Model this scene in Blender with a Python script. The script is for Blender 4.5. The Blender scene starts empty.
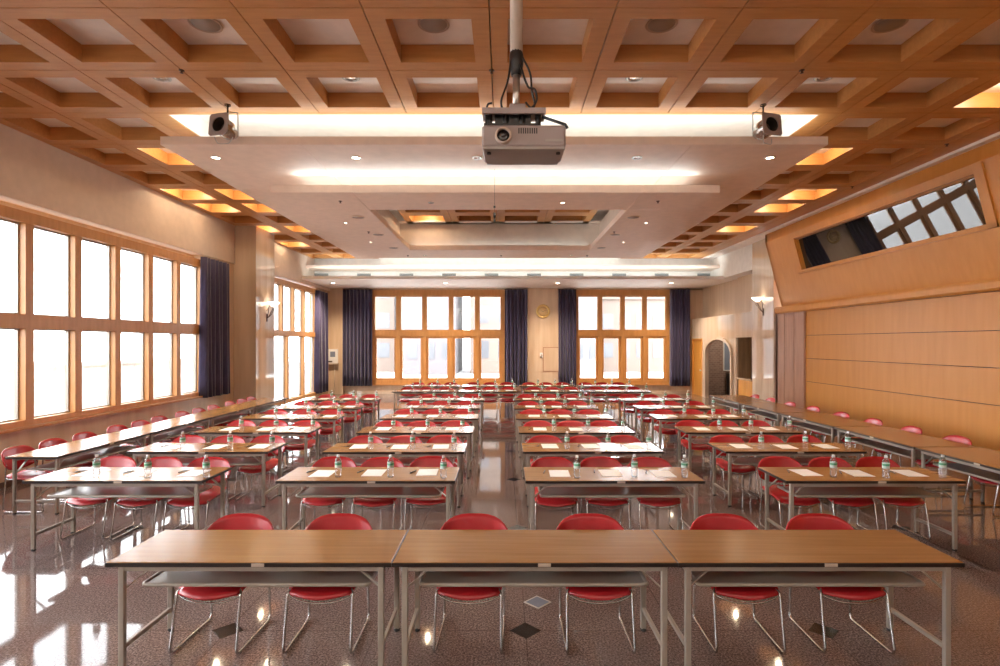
import bpy, math, random
from mathutils import Vector, Matrix
random.seed(7)
PI = math.pi
scn = bpy.context.scene
COL = scn.collection
CH = 2.10            # eye height; world: X right, Y into the hall, Z up, floor at 0

# ------------------------------------------------------------------ materials
def new_mat(name):
    m = bpy.data.materials.new(name); m.use_nodes = True
    nt = m.node_tree
    return m, nt, nt.nodes['Principled BSDF']

def setc(b, col, rough=.5, metal=0.0, spec=None, coat=0.0):
    b.inputs['Base Color'].default_value = (*col, 1)
    b.inputs['Roughness'].default_value = rough
    b.inputs['Metallic'].default_value = metal
    if spec is not None: b.inputs['Specular IOR Level'].default_value = spec
    if coat: b.inputs['Coat Weight'].default_value = coat; b.inputs['Coat Roughness'].default_value = .08

def noise_mat(name, c1, c2, scale=(8, 8, 8), rough=.5, detail=4, metal=0.0, spec=None, bump=0.0, lo=.35, hi=.65, coat=0.0, nscale=1.0):
    m, nt, b = new_mat(name); setc(b, c1, rough, metal, spec, coat)
    tc = nt.nodes.new('ShaderNodeTexCoord'); mp = nt.nodes.new('ShaderNodeMapping')
    mp.inputs['Scale'].default_value = scale
    nz = nt.nodes.new('ShaderNodeTexNoise'); nz.inputs['Scale'].default_value = nscale; nz.inputs['Detail'].default_value = detail
    cr = nt.nodes.new('ShaderNodeValToRGB')
    cr.color_ramp.elements[0].position = lo; cr.color_ramp.elements[0].color = (*c1, 1)
    cr.color_ramp.elements[1].position = hi; cr.color_ramp.elements[1].color = (*c2, 1)
    L = nt.links.new
    L(tc.outputs['Object'], mp.inputs['Vector']); L(mp.outputs[0], nz.inputs['Vector'])
    L(nz.outputs['Fac'], cr.inputs[0]); L(cr.outputs[0], b.inputs['Base Color'])
    if bump:
        bp = nt.nodes.new('ShaderNodeBump'); bp.inputs['Strength'].default_value = bump; bp.inputs['Distance'].default_value = .01
        L(nz.outputs['Fac'], bp.inputs['Height']); L(bp.outputs[0], b.inputs['Normal'])
    return m

def plain(name, col, rough=.5, metal=0.0, spec=None):
    d = [max(0, c * .93) for c in col]
    return noise_mat(name, d, col, (6, 6, 6), rough, 3, metal, spec)

def emit_mat(name, col, strength):
    m, nt, b = new_mat(name); setc(b, col, .4)
    b.inputs['Emission Color'].default_value = (*col, 1); b.inputs['Emission Strength'].default_value = strength
    return m

def glass_mat(name, tint=(1, 1, 1), refl=.5, highlight_mix=0.0):
    m = bpy.data.materials.new(name); m.use_nodes = True; nt = m.node_tree; nt.nodes.clear()
    out = nt.nodes.new('ShaderNodeOutputMaterial'); mx = nt.nodes.new('ShaderNodeMixShader')
    tr = nt.nodes.new('ShaderNodeBsdfTransparent'); tr.inputs[0].default_value = (*tint, 1)
    gl = nt.nodes.new('ShaderNodeBsdfGlossy'); gl.inputs['Roughness'].default_value = .02
    fr = nt.nodes.new('ShaderNodeFresnel'); fr.inputs['IOR'].default_value = 1.45
    mu = nt.nodes.new('ShaderNodeMath'); mu.operation = 'MULTIPLY'; mu.inputs[1].default_value = refl
    L = nt.links.new
    if highlight_mix:
        df = nt.nodes.new('ShaderNodeBsdfDiffuse'); df.inputs[0].default_value = (.85, .88, .87, 1)
        m2 = nt.nodes.new('ShaderNodeMixShader'); m2.inputs[0].default_value = highlight_mix
        L(tr.outputs[0], m2.inputs[1]); L(df.outputs[0], m2.inputs[2]); tr = m2
    L(fr.outputs[0], mu.inputs[0]); L(mu.outputs[0], mx.inputs[0]); L(tr.outputs[0], mx.inputs[1]); L(gl.outputs[0], mx.inputs[2]); L(mx.outputs[0], out.inputs[0])
    return m

M = {}
M['coffer'] = noise_mat('coffer_wood', (.50, .225, .068), (.56, .262, .085), (3, 22, 22), .38, 5)
M['wallwood'] = noise_mat('wall_wood', (.52, .205, .036), (.57, .238, .048), (9, 9, .9), .4, 6, spec=.35, lo=.3, hi=.7)
M['reedwood'] = noise_mat('reeded_wood', (.38, .19, .12), (.46, .245, .155), (14, 14, 1), .35, 5)
M['frame'] = noise_mat('window_wood', (.47, .215, .058), (.55, .262, .082), (12, 12, 2), .4, 5)
M['marble'] = noise_mat('beige_marble', (.55, .415, .30), (.70, .56, .43), (3.2, 3.2, .22), .05, 7, spec=.75)
M['marble'].node_tree.nodes['Principled BSDF'].inputs['IOR'].default_value = 1.75
M['backpanel'] = noise_mat('back_panel', (.57, .41, .27), (.67, .51, .36), (5, 5, .5), .3, 5)
M['plaster'] = plain('bulkhead_plaster', (.67, .545, .45), .6)
M['white'] = plain('ceiling_white', (.86, .82, .77), .6)
M['coffertop'] = plain('coffer_top_white', (.88, .80, .74), .65)
M['slab'] = plain('slab_paint', (.88, .715, .60), .6)
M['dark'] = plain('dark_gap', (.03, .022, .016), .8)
M['skirt'] = plain('dark_skirting', (.10, .065, .05), .35)
M['top'] = noise_mat('laminate_top', (.30, .138, .038), (.345, .168, .050), (1.6, 26, 10), .22, 5, spec=.55)
M['edge'] = plain('black_edge', (.022, .014, .012), .35)
M['leg'] = plain('beige_steel', (.38, .33, .275), .35, .25)
M['shelf'] = plain('grey_shelf', (.30, .25, .21), .3)
M['plate'] = plain('plate_ivory', (.62, .52, .42), .4)
M['foot'] = plain('black_rubber', (.02, .02, .02), .6)
M['red'] = noise_mat('red_plastic', (.40, .013, .018), (.45, .020, .025), (5, 5, 5), .27, 2, spec=.55)
M['chrome'] = plain('chrome', (.50, .48, .46), .22, 1.0)
M['steel'] = plain('brushed_steel', (.58, .55, .52), .35, .9)
M['curtain'] = noise_mat('navy_cloth', (.034, .027, .068), (.050, .040, .098), (40, 40, 6), .85, 4)
cb = M['curtain'].node_tree.nodes['Principled BSDF']; cb.inputs['Sheen Weight'].default_value = .5; cb.inputs['Sheen Roughness'].default_value = .4
M['paper'] = plain('white_paper', (.90, .89, .89), .7)
M['pen'] = plain('dark_pen', (.02, .02, .025), .4)
M['bottle'] = glass_mat('bottle_plastic', (.985, .99, .99), .8, .13)  # white mixed into the plastic stands in for highlights on the bottles
M['cap'] = plain('white_cap', (.82, .84, .84), .45)
M['glass'] = glass_mat('window_glass', (.98, .99, 1.0), .7)
M['projector'] = plain('projector_shell', (.36, .29, .275), .45)
M['black'] = plain('black_plastic', (.015, .013, .013), .4)
M['lens'] = plain('lens_glass', (.01, .008, .012), .05)
M['pole'] = plain('pole_beige', (.55, .44, .36), .5)
M['gold'] = plain('gold_brass', (.75, .52, .20), .3, .7)
M['cream'] = plain('gold_dial', (.86, .62, .30), .5)
M['iron'] = plain('wrought_iron', (.10, .055, .035), .5, .3)
M['bulb'] = emit_mat('lamp_warm', (1.0, .82, .60), 14)
M['bowl'] = emit_mat('sconce_glass', (1.0, .88, .72), 2.0)
M['bulboff'] = plain('lamp_reflector', (.7, .66, .62), .2, .8)
M['ventgrey'] = plain('vent_grey', (.42, .43, .42), .5)
M['grille'] = plain('speaker_grille', (.40, .35, .31), .6)
M['orange'] = noise_mat('orange_wood', (.62, .27, .05), (.72, .34, .07), (10, 10, 1), .35, 4)
M['nichewood'] = noise_mat('niche_wood', (.16, .09, .045), (.24, .14, .07), (12, 12, 1), .4, 4)
M['whitebox'] = plain('white_enamel', (.78, .76, .74), .35)
M['screen'] = plain('grey_screen', (.22, .25, .32), .2)
M['concrete'] = plain('terrace_concrete', (.30, .29, .28), .8)
M['parapet'] = plain('terrace_parapet', (.70, .66, .62), .8)
M['fac_white'] = plain('facade_white', (.075, .075, .080), .8)
M['fac_peach'] = plain('facade_peach', (.115, .085, .068), .8)
M['fac_brown'] = plain('facade_brown', (.085, .075, .078), .8)
M['fac_grey'] = plain('facade_grey', (.105, .105, .115), .8)
M['facwin'] = plain('facade_window', (.055, .058, .066), .3)
M['boothglass'] = None

def make_special():
    # dark polished booth glass
    m, nt, b = new_mat('booth_glass'); setc(b, (.012, .012, .014), .015, 0, .5)
    b.inputs['IOR'].default_value = 1.75
    M['boothglass'] = m
    # polished granite
    m, nt, b = new_mat('granite_floor'); setc(b, (.2, .14, .12), .05, 0, .36)
    tc = nt.nodes.new('ShaderNodeTexCoord')
    n1 = nt.nodes.new('ShaderNodeTexNoise'); n1.inputs['Scale'].default_value = 70; n1.inputs['Detail'].default_value = 5; n1.inputs['Roughness'].default_value = .85
    n2 = nt.nodes.new('ShaderNodeTexNoise'); n2.inputs['Scale'].default_value = .9; n2.inputs['Detail'].default_value = 3
    c1 = nt.nodes.new('ShaderNodeValToRGB'); e = c1.color_ramp.elements
    e[0].position = .40; e[0].color = (.060, .040, .036, 1); e[1].position = .62; e[1].color = (.40, .31, .285, 1)
    x = e.new(.5); x.color = (.175, .124, .112, 1)
    mx = nt.nodes.new('ShaderNodeMixRGB'); mx.blend_type = 'MULTIPLY'; mx.inputs[0].default_value = .5
    c2 = nt.nodes.new('ShaderNodeValToRGB'); f = c2.color_ramp.elements
    f[0].position = .3; f[0].color = (.75, .72, .70, 1); f[1].position = .7; f[1].color = (1, 1, 1, 1)
    br = nt.nodes.new('ShaderNodeTexBrick'); br.offset = 0; br.inputs['Scale'].default_value = 1
    br.inputs['Brick Width'].default_value = 1.0875; br.inputs['Row Height'].default_value = 1.125; br.inputs['Mortar Size'].default_value = .004
    br.inputs['Color1'].default_value = (1, 1, 1, 1); br.inputs['Color2'].default_value = (.93, .92, .92, 1); br.inputs['Mortar'].default_value = (.55, .5, .5, 1)
    mp = nt.nodes.new('ShaderNodeMapping'); mp.inputs['Location'].default_value = (2.01, -4.06, 0)
    m3 = nt.nodes.new('ShaderNodeMixRGB'); m3.blend_type = 'MULTIPLY'; m3.inputs[0].default_value = 1
    L = nt.links.new
    L(tc.outputs['Object'], n1.inputs['Vector']); L(tc.outputs['Object'], n2.inputs['Vector']); L(tc.outputs['Object'], mp.inputs['Vector']); L(mp.outputs[0], br.inputs['Vector'])
    L(n1.outputs['Fac'], c1.inputs[0]); L(n2.outputs['Fac'], c2.inputs[0]); L(c1.outputs[0], mx.inputs[1]); L(c2.outputs[0], mx.inputs[2])
    L(mx.outputs[0], m3.inputs[1]); L(br.outputs['Color'], m3.inputs[2]); L(m3.outputs[0], b.inputs['Base Color'])
    M['floor'] = m
    M['inlay'] = noise_mat('black_granite', (.012, .010, .010), (.035, .03, .03), (60, 60, 60), .1, 3)
    # dark brick in the room behind the arch
    m, nt, b = new_mat('dark_brick'); setc(b, (.08, .05, .04), .8)
    tc = nt.nodes.new('ShaderNodeTexCoord'); mp = nt.nodes.new('ShaderNodeMapping'); mp.inputs['Rotation'].default_value = (PI / 2, 0, 0)
    br = nt.nodes.new('ShaderNodeTexBrick'); br.inputs['Scale'].default_value = 3.2
    br.inputs['Color1'].default_value = (.20, .12, .09, 1); br.inputs['Color2'].default_value = (.28, .18, .14, 1); br.inputs['Mortar'].default_value = (.33, .26, .22, 1)
    nt.links.new(tc.outputs['Object'], mp.inputs['Vector']); nt.links.new(mp.outputs[0], br.inputs['Vector']); nt.links.new(br.outputs['Color'], b.inputs['Base Color'])
    M['brick'] = m
    # printed green and white label of the water bottles
    m, nt, b = new_mat('bottle_label'); setc(b, (.1, .4, .2), .4)
    tc = nt.nodes.new('ShaderNodeTexCoord'); sp = nt.nodes.new('ShaderNodeSeparateXYZ'); cr = nt.nodes.new('ShaderNodeValToRGB')
    cr.color_ramp.interpolation = 'CONSTANT'; g = cr.color_ramp.elements
    g[0].position = 0; g[0].color = (.60, .70, .66, 1); g[1].position = .122; g[1].color = (.11, .36, .20, 1)
    y = g.new(.145); y.color = (.62, .72, .68, 1)
    nt.links.new(tc.outputs['Object'], sp.inputs[0]); nt.links.new(sp.outputs['Z'], cr.inputs[0]); nt.links.new(cr.outputs[0], b.inputs['Base Color'])
    M['label'] = m
make_special()

# ------------------------------------------------------------------ mesh builder
class MB:
    def __init__(s): s.v = []; s.f = []; s.mi = []; s.sm = []
    def add(s, vs, fs, mi=0, smooth=False):
        o = len(s.v); s.v += [tuple(p) for p in vs]
        for f in fs: s.f.append(tuple(i + o for i in f)); s.mi.append(mi); s.sm.append(smooth)
        return s
    def box(s, x0, x1, y0, y1, z0, z1, mi=0, c=0.0):
        if x0 > x1: x0, x1 = x1, x0
        if y0 > y1: y0, y1 = y1, y0
        if z0 > z1: z0, z1 = z1, z0
        if c <= 0:
            vs = [(x0,y0,z0),(x1,y0,z0),(x1,y1,z0),(x0,y1,z0),(x0,y0,z1),(x1,y0,z1),(x1,y1,z1),(x0,y1,z1)]
            return s.add(vs, [(0,3,2,1),(4,5,6,7),(0,1,5,4),(1,2,6,5),(2,3,7,6),(3,0,4,7)], mi)
        # chamfered top/bottom edges and corners: three stacked octagons per end
        def ring(d, z):
            k = c
            return [(x0+k+d*0,y0+d,z),(x1-k,y0+d,z),(x1-d,y0+k,z),(x1-d,y1-k,z),(x1-k,y1-d,z),(x0+k,y1-d,z),(x0+d,y1-k,z),(x0+d,y0+k,z)]
        def ring2(z):
            k = c*1.6
            return [(x0+k,y0+c,z),(x1-k,y0+c,z),(x1-c,y0+k,z),(x1-c,y1-k,z),(x1-k,y1-c,z),(x0+k,y1-c,z),(x0+c,y1-k,z),(x0+c,y0+k,z)]
        rs = ring2(z0) + ring(0, z0+c) + ring(0, z1-c) + ring2(z1)
        fs = [tuple(range(7,-1,-1)), tuple(range(24,32))]
        for a in range(3):
            for i in range(8):
                j = (i+1) % 8; fs.append((a*8+i, a*8+j, a*8+8+j, a*8+8+i))
        return s.add(rs, fs, mi)
    def bar(s, p, q, w, h, mi=0, up=(0,0,1)):
        p, q = Vector(p), Vector(q); d = (q-p).normalized(); u = Vector(up)
        if abs(d.dot(u)) > .98: u = Vector((0,1,0))
        a = d.cross(u).normalized(); b = a.cross(d).normalized()
        vs = []
        for o in (p, q):
            for sa, sb in ((-1,-1),(1,-1),(1,1),(-1,1)): vs.append(o + a*sa*w/2 + b*sb*h/2)
        return s.add(vs, [(0,1,2,3),(7,6,5,4),(0,4,5,1),(1,5,6,2),(2,6,7,3),(3,7,4,0)], mi)
    def tube(s, pts, r, n=8, mi=0, closed=False):
        pts = [Vector(p) for p in pts]; m = len(pts)
        tang = []
        for i in range(m):
            a = pts[i-1] if (i > 0 or closed) else pts[i]; b = pts[(i+1) % m] if (i < m-1 or closed) else pts[i]
            tang.append((b-a).normalized())
        t0 = tang[0]; u = t0.orthogonal().normalized(); vs = []
        for i in range(m):
            if i: 
                ax = tang[i-1].cross(tang[i])
                if ax.length > 1e-8: u = Matrix.Rotation(tang[i-1].angle(tang[i]), 3, ax.normalized()) @ u
            w = tang[i].cross(u).normalized(); rr = r[i] if isinstance(r, (list, tuple)) else r
            for k in range(n):
                t = 2*PI*k/n; vs.append(pts[i] + (u*math.cos(t) + w*math.sin(t))*rr)
        fs = []
        for i in range(m if closed else m-1):
            j = (i+1) % m
            for k in range(n): fs.append((i*n+k, i*n+(k+1)%n, j*n+(k+1)%n, j*n+k))
        s.add(vs, fs, mi, True)
        if not closed:
            o = len(s.v) - m*n
            s.f.append(tuple(o+k for k in range(n-1,-1,-1))); s.mi.append(mi); s.sm.append(False)
            s.f.append(tuple(o+(m-1)*n+k for k in range(n))); s.mi.append(mi); s.sm.append(False)
        return s
    def lathe(s, prof, n=16, mi=0, mat=None, smooth=True):
        vs = []
        for r, z in prof:
            for k in range(n):
                t = 2*PI*k/n; p = Vector((r*math.cos(t), r*math.sin(t), z)); vs.append(mat @ p if mat else p)
        fs = []
        for i in range(len(prof)-1):
            for k in range(n): fs.append((i*n+k, i*n+(k+1)%n, (i+1)*n+(k+1)%n, (i+1)*n+k))
        s.add(vs, fs, mi, smooth)
        return s
    def sheet(s, P, th, mi=0):
        """P[i][j] grid of points -> a closed thin shell of thickness th"""
        ni, nj = len(P), len(P[0]); P = [[Vector(p) for p in r] for r in P]
        N = [[None]*nj for _ in range(ni)]
        for i in range(ni):
            for j in range(nj):
                a = P[min(i+1,ni-1)][j]-P[max(i-1,0)][j]; b = P[i][min(j+1,nj-1)]-P[i][max(j-1,0)]
                n = a.cross(b); N[i][j] = n.normalized() if n.length > 1e-9 else Vector((0,0,1))
        vs = [P[i][j]+N[i][j]*th/2 for i in range(ni) for j in range(nj)] + [P[i][j]-N[i][j]*th/2 for i in range(ni) for j in range(nj)]
        I = lambda i,j,k=0: k*ni*nj+i*nj+j
        fs = []
        for i in range(ni-1):
            for j in range(nj-1):
                fs.append((I(i,j),I(i+1,j),I(i+1,j+1),I(i,j+1))); fs.append((I(i,j,1),I(i,j+1,1),I(i+1,j+1,1),I(i+1,j,1)))
        for i in range(ni-1):
            fs.append((I(i,0),I(i,0,1),I(i+1,0,1),I(i+1,0))); fs.append((I(i,nj-1),I(i+1,nj-1),I(i+1,nj-1,1),I(i,nj-1,1)))
        for j in range(nj-1):
            fs.append((I(0,j),I(0,j+1),I(0,j+1,1),I(0,j,1))); fs.append((I(ni-1,j),I(ni-1,j,1),I(ni-1,j+1,1),I(ni-1,j+1)))
        return s.add(vs, fs, mi, True)
    def prism(s, poly, axis, a, b, mi=0):
        """extrude polygon (list of 2d) along axis x / y / z between a and b"""
        def P(p, t): return (t,p[0],p[1]) if axis=='x' else (p[0],t,p[1]) if axis=='y' else (p[0],p[1],t)
        n = len(poly); vs = [P(p,a) for p in poly]+[P(p,b) for p in poly]
        fs = [tuple(range(n-1,-1,-1)), tuple(range(n,2*n))]+[(i,(i+1)%n,n+(i+1)%n,n+i) for i in range(n)]
        return s.add(vs, fs, mi)
    def xf(s, mat, start=0):
        for i in range(start, len(s.v)): s.v[i] = tuple(mat @ Vector(s.v[i]))
        return s
    def build(s, name, mats, parent=None, loc=None, rot=None, fixn=True):
        me = bpy.data.meshes.new(name); me.from_pydata(s.v, [], s.f); me.update()
        if not isinstance(mats, (list, tuple)): mats = [mats]
        for m in mats: me.materials.append(m)
        for p, mi, sm in zip(me.polygons, s.mi, s.sm): p.material_index = mi; p.use_smooth = sm
        if fixn:
            import bmesh
            bm = bmesh.new(); bm.from_mesh(me); bmesh.ops.recalc_face_normals(bm, faces=bm.faces); bm.to_mesh(me); bm.free()
        o = bpy.data.objects.new(name, me); COL.objects.link(o)
        if parent is not None: o.parent = parent
        if loc is not None: o.location = loc
        if rot is not None: o.rotation_euler = rot
        return o

def tag(o, label=None, cat=None, group=None, kind=None):
    if label: o['label'] = label
    if cat: o['category'] = cat
    if group: o['group'] = group
    if kind: o['kind'] = kind
    return o
def thing(name, label, cat, loc=(0,0,0), rz=0.0, group=None):
    o = bpy.data.objects.new(name, None); COL.objects.link(o); o.location = loc; o.rotation_euler = (0,0,rz); o.empty_display_size = .1
    return tag(o, label, cat, group)
def struct(mb, name, mats, parent=None):
    o = mb.build(name, mats, parent)
    if parent is None: o['kind'] = 'structure'
    return o
def sroot(name):
    o = bpy.data.objects.new(name, None); COL.objects.link(o); o['kind'] = 'structure'; return o
KIDS = {}
def kids(o):
    if o.name not in KIDS: KIDS[o.name] = [c for c in COL.objects if c.parent == o]
    return KIDS[o.name]
def copy_tree(o, loc, rz, label, group=None):
    r = o.copy(); COL.objects.link(r); r.location = loc; r.rotation_euler = (0,0,rz); r['label'] = label
    if group: r['group'] = group
    for c in kids(o):
        d = c.copy(); COL.objects.link(d); d.parent = r
        for g in kids(c):
            e = g.copy(); COL.objects.link(e); e.parent = d
    return r
def curve(pts, n=6):
    """Catmull-Rom through pts"""
    P = [Vector(p) for p in pts]; P = [P[0]*2-P[1]]+P+[P[-1]*2-P[-2]]; out = []
    for i in range(1, len(P)-2):
        a,b,c,d = P[i-1:i+3]
        for k in range(n):
            t = k/n; out.append(.5*((2*b)+(c-a)*t+(2*a-5*b+4*c-d)*t*t+(3*b-a-3*c+d)*t**3))
    out.append(P[-2]); return out
def fillet(pts, r, n=4):
    P = [Vector(p) for p in pts]; out = [P[0]]
    for i in range(1, len(P)-1):
        a = (P[i-1]-P[i]); b = (P[i+1]-P[i]); k = min(r, a.length*.45, b.length*.45)
        s, e = P[i]+a.normalized()*k, P[i]+b.normalized()*k
        for j in range(n+1):
            t = j/n; out.append(s*(1-t)**2+P[i]*2*t*(1-t)+e*t*t)
    out.append(P[-1]); return out

# ------------------------------------------------------------------ the room
ZC = CH+3.14                     # coffer soffit
MOD = 1.19; X0 = -.13; Y0 = 5.21
XL, XR = -7.22, 7.90
YB, YF = 23.0, -3.4

struct(MB().box(-7.9, 11.2, YF-.2, 23.3, -.12, 0), 'floor', M['floor'])
fl = [o for o in COL.objects if o.name == 'floor'][0]
inl = MB()
for i in range(-2, 4):
    for j in range(-2, 9):
        x, y = -2.01+2.175*i, 4.06+2.25*j
        if -7 < x < 7.8 and y < 22.8:
            r = .115
            inl.add([(x-r,y,.0015),(x,y-r,.0015),(x+r,y,.0015),(x,y+r,.0015),(x-r,y,-.01),(x,y-r,-.01),(x+r,y,-.01),(x,y+r,-.01)],
                    [(0,1,2,3),(7,6,5,4),(0,4,5,1),(1,5,6,2),(2,6,7,3),(3,7,4,0)])
inl.build('inlay', M['inlay'], fl)

# coffered ceiling
cof = MB()
def coffer(i, j):
    x, y = X0+MOD*i, Y0+MOD*j; g = .006; b = .172; x0,x1,y0,y1 = x+g, x+MOD-g, y+g, y+MOD-g
    if i == -6: x0 = -7.18
    z0, z1 = ZC, ZC+.2
    cof.box(x0, x1, y0, y0+b, z0, z1); cof.box(x0, x1, y1-b, y1, z0, z1)
    cof.box(x0, x0+b, y0+b, y1-b, z0, z1); cof.box(x1-b, x1, y0+b, y1-b, z0, z1)
    # inner rim and the white top panel
    cof.box(x0+b-.01, x1-b+.01, y0+b-.01, y1-b+.01, z1, z1+.03, 1)
    cof.box(x0, x1, y0, y1, z1+.03, z1+.05, 2)
for i in range(-6, 6):
    for j in range(-7, 2): coffer(i, j)
for j in range(2, 13):
    for i in (-6, -5, 4, 5): coffer(i, j)
for i in range(-2, 2):
    for j in range(4, 8): coffer(i, j)
YE = Y0+MOD*13; YW = Y0+MOD*2          # 20.68, 7.59
XLC, XRC = X0-MOD*4, X0+MOD*4          # inner joints -4.89 / 4.63
cof.box(XLC+.006, XLC+.27, YW+.006, YE, ZC, ZC+.3); cof.box(XRC-.27, XRC-.006, YW+.006, YE, ZC, ZC+.3)
cof.box(XLC+.27, XRC-.27, YW+.006, YW+.06, ZC, ZC+.3)
cof.box(X0+MOD*6+.006, X0+MOD*6+.36, YF, YE, ZC, ZC+.25)          # wood margin on the right
cof.box(X0+MOD*6+.36, 8.4, YF, 16.02, ZC-.05, ZC+.25, 1); cof.box(X0+MOD*6+.36, 7.80, 16.02, YE, ZC-.03, ZC+.25, 1)               # white trim strip
cof.box(-7.9, 8.6, YF-.2, 23.3, ZC+.38, ZC+.5, 1)                  # slab over everything
# upstands round the recess
cof.box(XLC+.2, XLC+.27, YW, 21, ZC+.3, ZC+.4, 1); cof.box(XRC-.27, XRC-.2, YW, 21, ZC+.3, ZC+.4, 1)
ceil = struct(cof, 'ceiling', [M['coffer'], M['coffertop'], M['dark']])
ceil.data.materials[1] = M['coffertop']
# white plaster inside the light recess over the slabs
rec = MB().box(XLC+.272, XRC-.272, YW+.065, 21, ZC+.30, ZC+.37)
rec.box(XLC+.272, XLC+.282, YW+.065, 21, ZC+.012, ZC+.30).box(XRC-.282, XRC-.272, YW+.065, 21, ZC+.012, ZC+.30)
struct(rec, 'ceiling.001', M['white'])

# hung slabs (panels with fine joints), opening in the middle
OX0, OX1, OY0, OY1 = -2.41, 2.235, 10.02, 14.35
def slab(xs, ys, z0, z1, name, lip=0.0):
    m = MB(); g = .005
    X = [xs[0], OX0-lip, OX1+lip, xs[1]]; Y = [ys[0], OY0-lip, OY1+lip, ys[1]]
    for a in range(3):
        for b in range(3):
            if a == 1 and b == 1: continue
            m.box(X[a]+(g if a else 0), X[a+1]-(g if a < 2 else 0), Y[b]+(g if b else 0), Y[b+1]-(g if b < 2 else 0), z0, z1)
            m.box(X[a]+(0 if a else .004), X[a+1]-(0 if a < 2 else .004), Y[b]+(0 if b else .004), Y[b+1]-(0 if b < 2 else .004), z0+.012, z1-.01)
    return struct(m, name, M['slab'])
slab((-4.63, 4.39), (7.51, 17.5), CH+2.68, CH+2.79, 'trim_1', .32)
slab((-3.71, 3.46), (8.87, 15.7), CH+2.40, CH+2.52, 'trim_2')
# upstand of the opening, set back from the lip so that a light trough stays open
up = MB(); t = .30; zz0, zz1 = CH+2.52, ZC+.02
up.box(OX0-t-.03, OX0-t, OY0-t-.03, OY1+t+.03, zz0+.002, zz1); up.box(OX1+t, OX1+t+.03, OY0-t-.03, OY1+t+.03, zz0+.002, zz1)
up.box(OX0-t, OX1+t, OY0-t-.03, OY0-t, zz0+.002, zz1); up.box(OX0-t, OX1+t, OY1+t, OY1+t+.03, zz0+.002, zz1)
up.box(OX0-t, OX1+t, OY1+.015, OY1+t, ZC+.0, ZC+.02)
struct(up, 'trim_3', M['plaster'])

# back soffit and coves
bk = MB()
bk.box(-7.9, 8.27, 19.6, 23.0, CH+2.25, CH+2.36)       # soffit
lg = MB().box(-7.9, 8.27, 20.0, 20.949, CH+2.70, CH+2.80); struct(lg, 'trim_9', M['slab'])
struct(bk, 'trim_4', M['white'])
bw = MB().box(-7.9, 8.27, 20.95, 21.05, CH+2.36, ZC+.4)
struct(bw, 'trim_5', M['white'])

# left wall
lw = MB()
lw.box(XL-.25, XL, YF, 14.9, 0, .80)                    # spandrel under the long window
lw.box(XL-.25, XL, YF, -2.3, .80, 4.3); lw.box(XL-.25, XL, 13.4, 14.9, .80, 4.3)
lw.box(XL-.45, XL-.25, YF, 14.9, 4.05, ZC+.4)
struct(lw, 'wall_left', M['backpanel'])
bh = MB().box(XL-.3, -7.186, YF, 14.9, 4.22, ZC+.3)
bh.box(XL-.3, -7.10, 16.1, 23.0, 4.22, ZC+.4)
struct(bh, 'trim_6', M['plaster'])
pil = MB().box(XL-.3, -6.62, 14.9, 16.1, 0, ZC)
struct(pil, 'wall_left_pier', M['marble'])
struct(MB().box(XL, XL+.02, YF, 14.9, 0, .09), 'baseboard_left', M['skirt'])
cw = MB().box(XL-.25, XL, 21.45, 23.0, 0, 4.22)
struct(cw, 'wall_left_corner', M['backpanel'])

# back wall
bwm = MB()
bwm.box(-7.5, 8.3, YB, YB+.3, 0, .40)
bwm.box(-7.5, -5.46, YB, YB+.3, .40, 4.36); bwm.box(.05, 2.93, YB, YB+.3, .40, 4.36); bwm.box(6.9, 8.3, YB, YB+.3, .40, 4.36)
bwm.box(-7.5, 8.3, YB, YB+.3, 4.29, 5.7)
struct(bwm, 'wall_back', M['backpanel'])
# projecting faces of the two piers that show between the curtains
pb = MB(); pb.box(-7.2, -6.58, YB-.14, YB-.001, 0, 4.349); struct(pb, 'wall_back_corner_pier', M['backpanel'])
pb = MB(); pb.box(1.02, 2.26, YB-.14, YB-.001, 0, 4.349); struct(pb, 'wall_back_pier', M['backpanel'])
struct(MB().box(-6.58, 1.02, YB-.02, YB-.001, 0, .10).box(2.26, 7.8, YB-.02, YB-.001, 0, .10), 'baseboard_back', M['marble'])
# wall behind the camera
struct(MB().box(-7.9, 8.6, YF-.2, YF, 0, ZC+.4), 'wall_front', M['white'])
light_front = True

# right wall: lower panels, ledge, leaning upper part with the booth window, fascia
R = MB()
zs = [(0, 1.10), (1.10, 1.70), (1.70, 2.30), (2.30, 2.93)]
for a, b in zs: R.box(XR, XR+.3, YF, 14.5, a+.006, b-.006)
R.box(XR+.02, XR+.3, YF, 16.0, 0, 2.95, 1)
R.prism([(XR+.3, 2.93), (7.80, 2.93), (7.77, 2.97), (7.77, 3.07), (7.80, 3.12), (XR+.3, 3.12)], 'y', YF, 15.9)
xs_at = lambda z: 7.5+.2576*(2.86-(z-CH))       # leaning face
def lean(y0, y1, z0, z1, off=0.0, th=.12, mb=R, mi=0):
    mb.prism([(xs_at(z0)+off, z0), (xs_at(z1)+off, z1), (xs_at(z1)+off+th, z1), (xs_at(z0)+off+th, z0)], 'y', y0, y1, mi)
WZ0, WZ1, WY0, WY1 = CH+1.89, CH+2.70, 8.88, 14.42
lean(YF, WY0, 3.12, CH+2.86); lean(WY1, 15.9, 3.12, CH+2.86); lean(WY0, WY1, 3.12, WZ0); lean(WY0, WY1, WZ1, CH+2.86)
R.box(7.5, 7.62, YF, 15.9, CH+2.86, ZC-.05)
# closing end of the thick upper wall, and reveal of the booth opening
R.prism([(7.84, 2.94), (xs_at(3.12), 3.12), (xs_at(CH+2.86), CH+2.86), (7.5, ZC-.05), (8.35, ZC-.05), (8.35, 2.94)], 'y', 15.78, 15.899)
struct(R, 'wall_right', [M['wallwood'], M['dark']])
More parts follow.
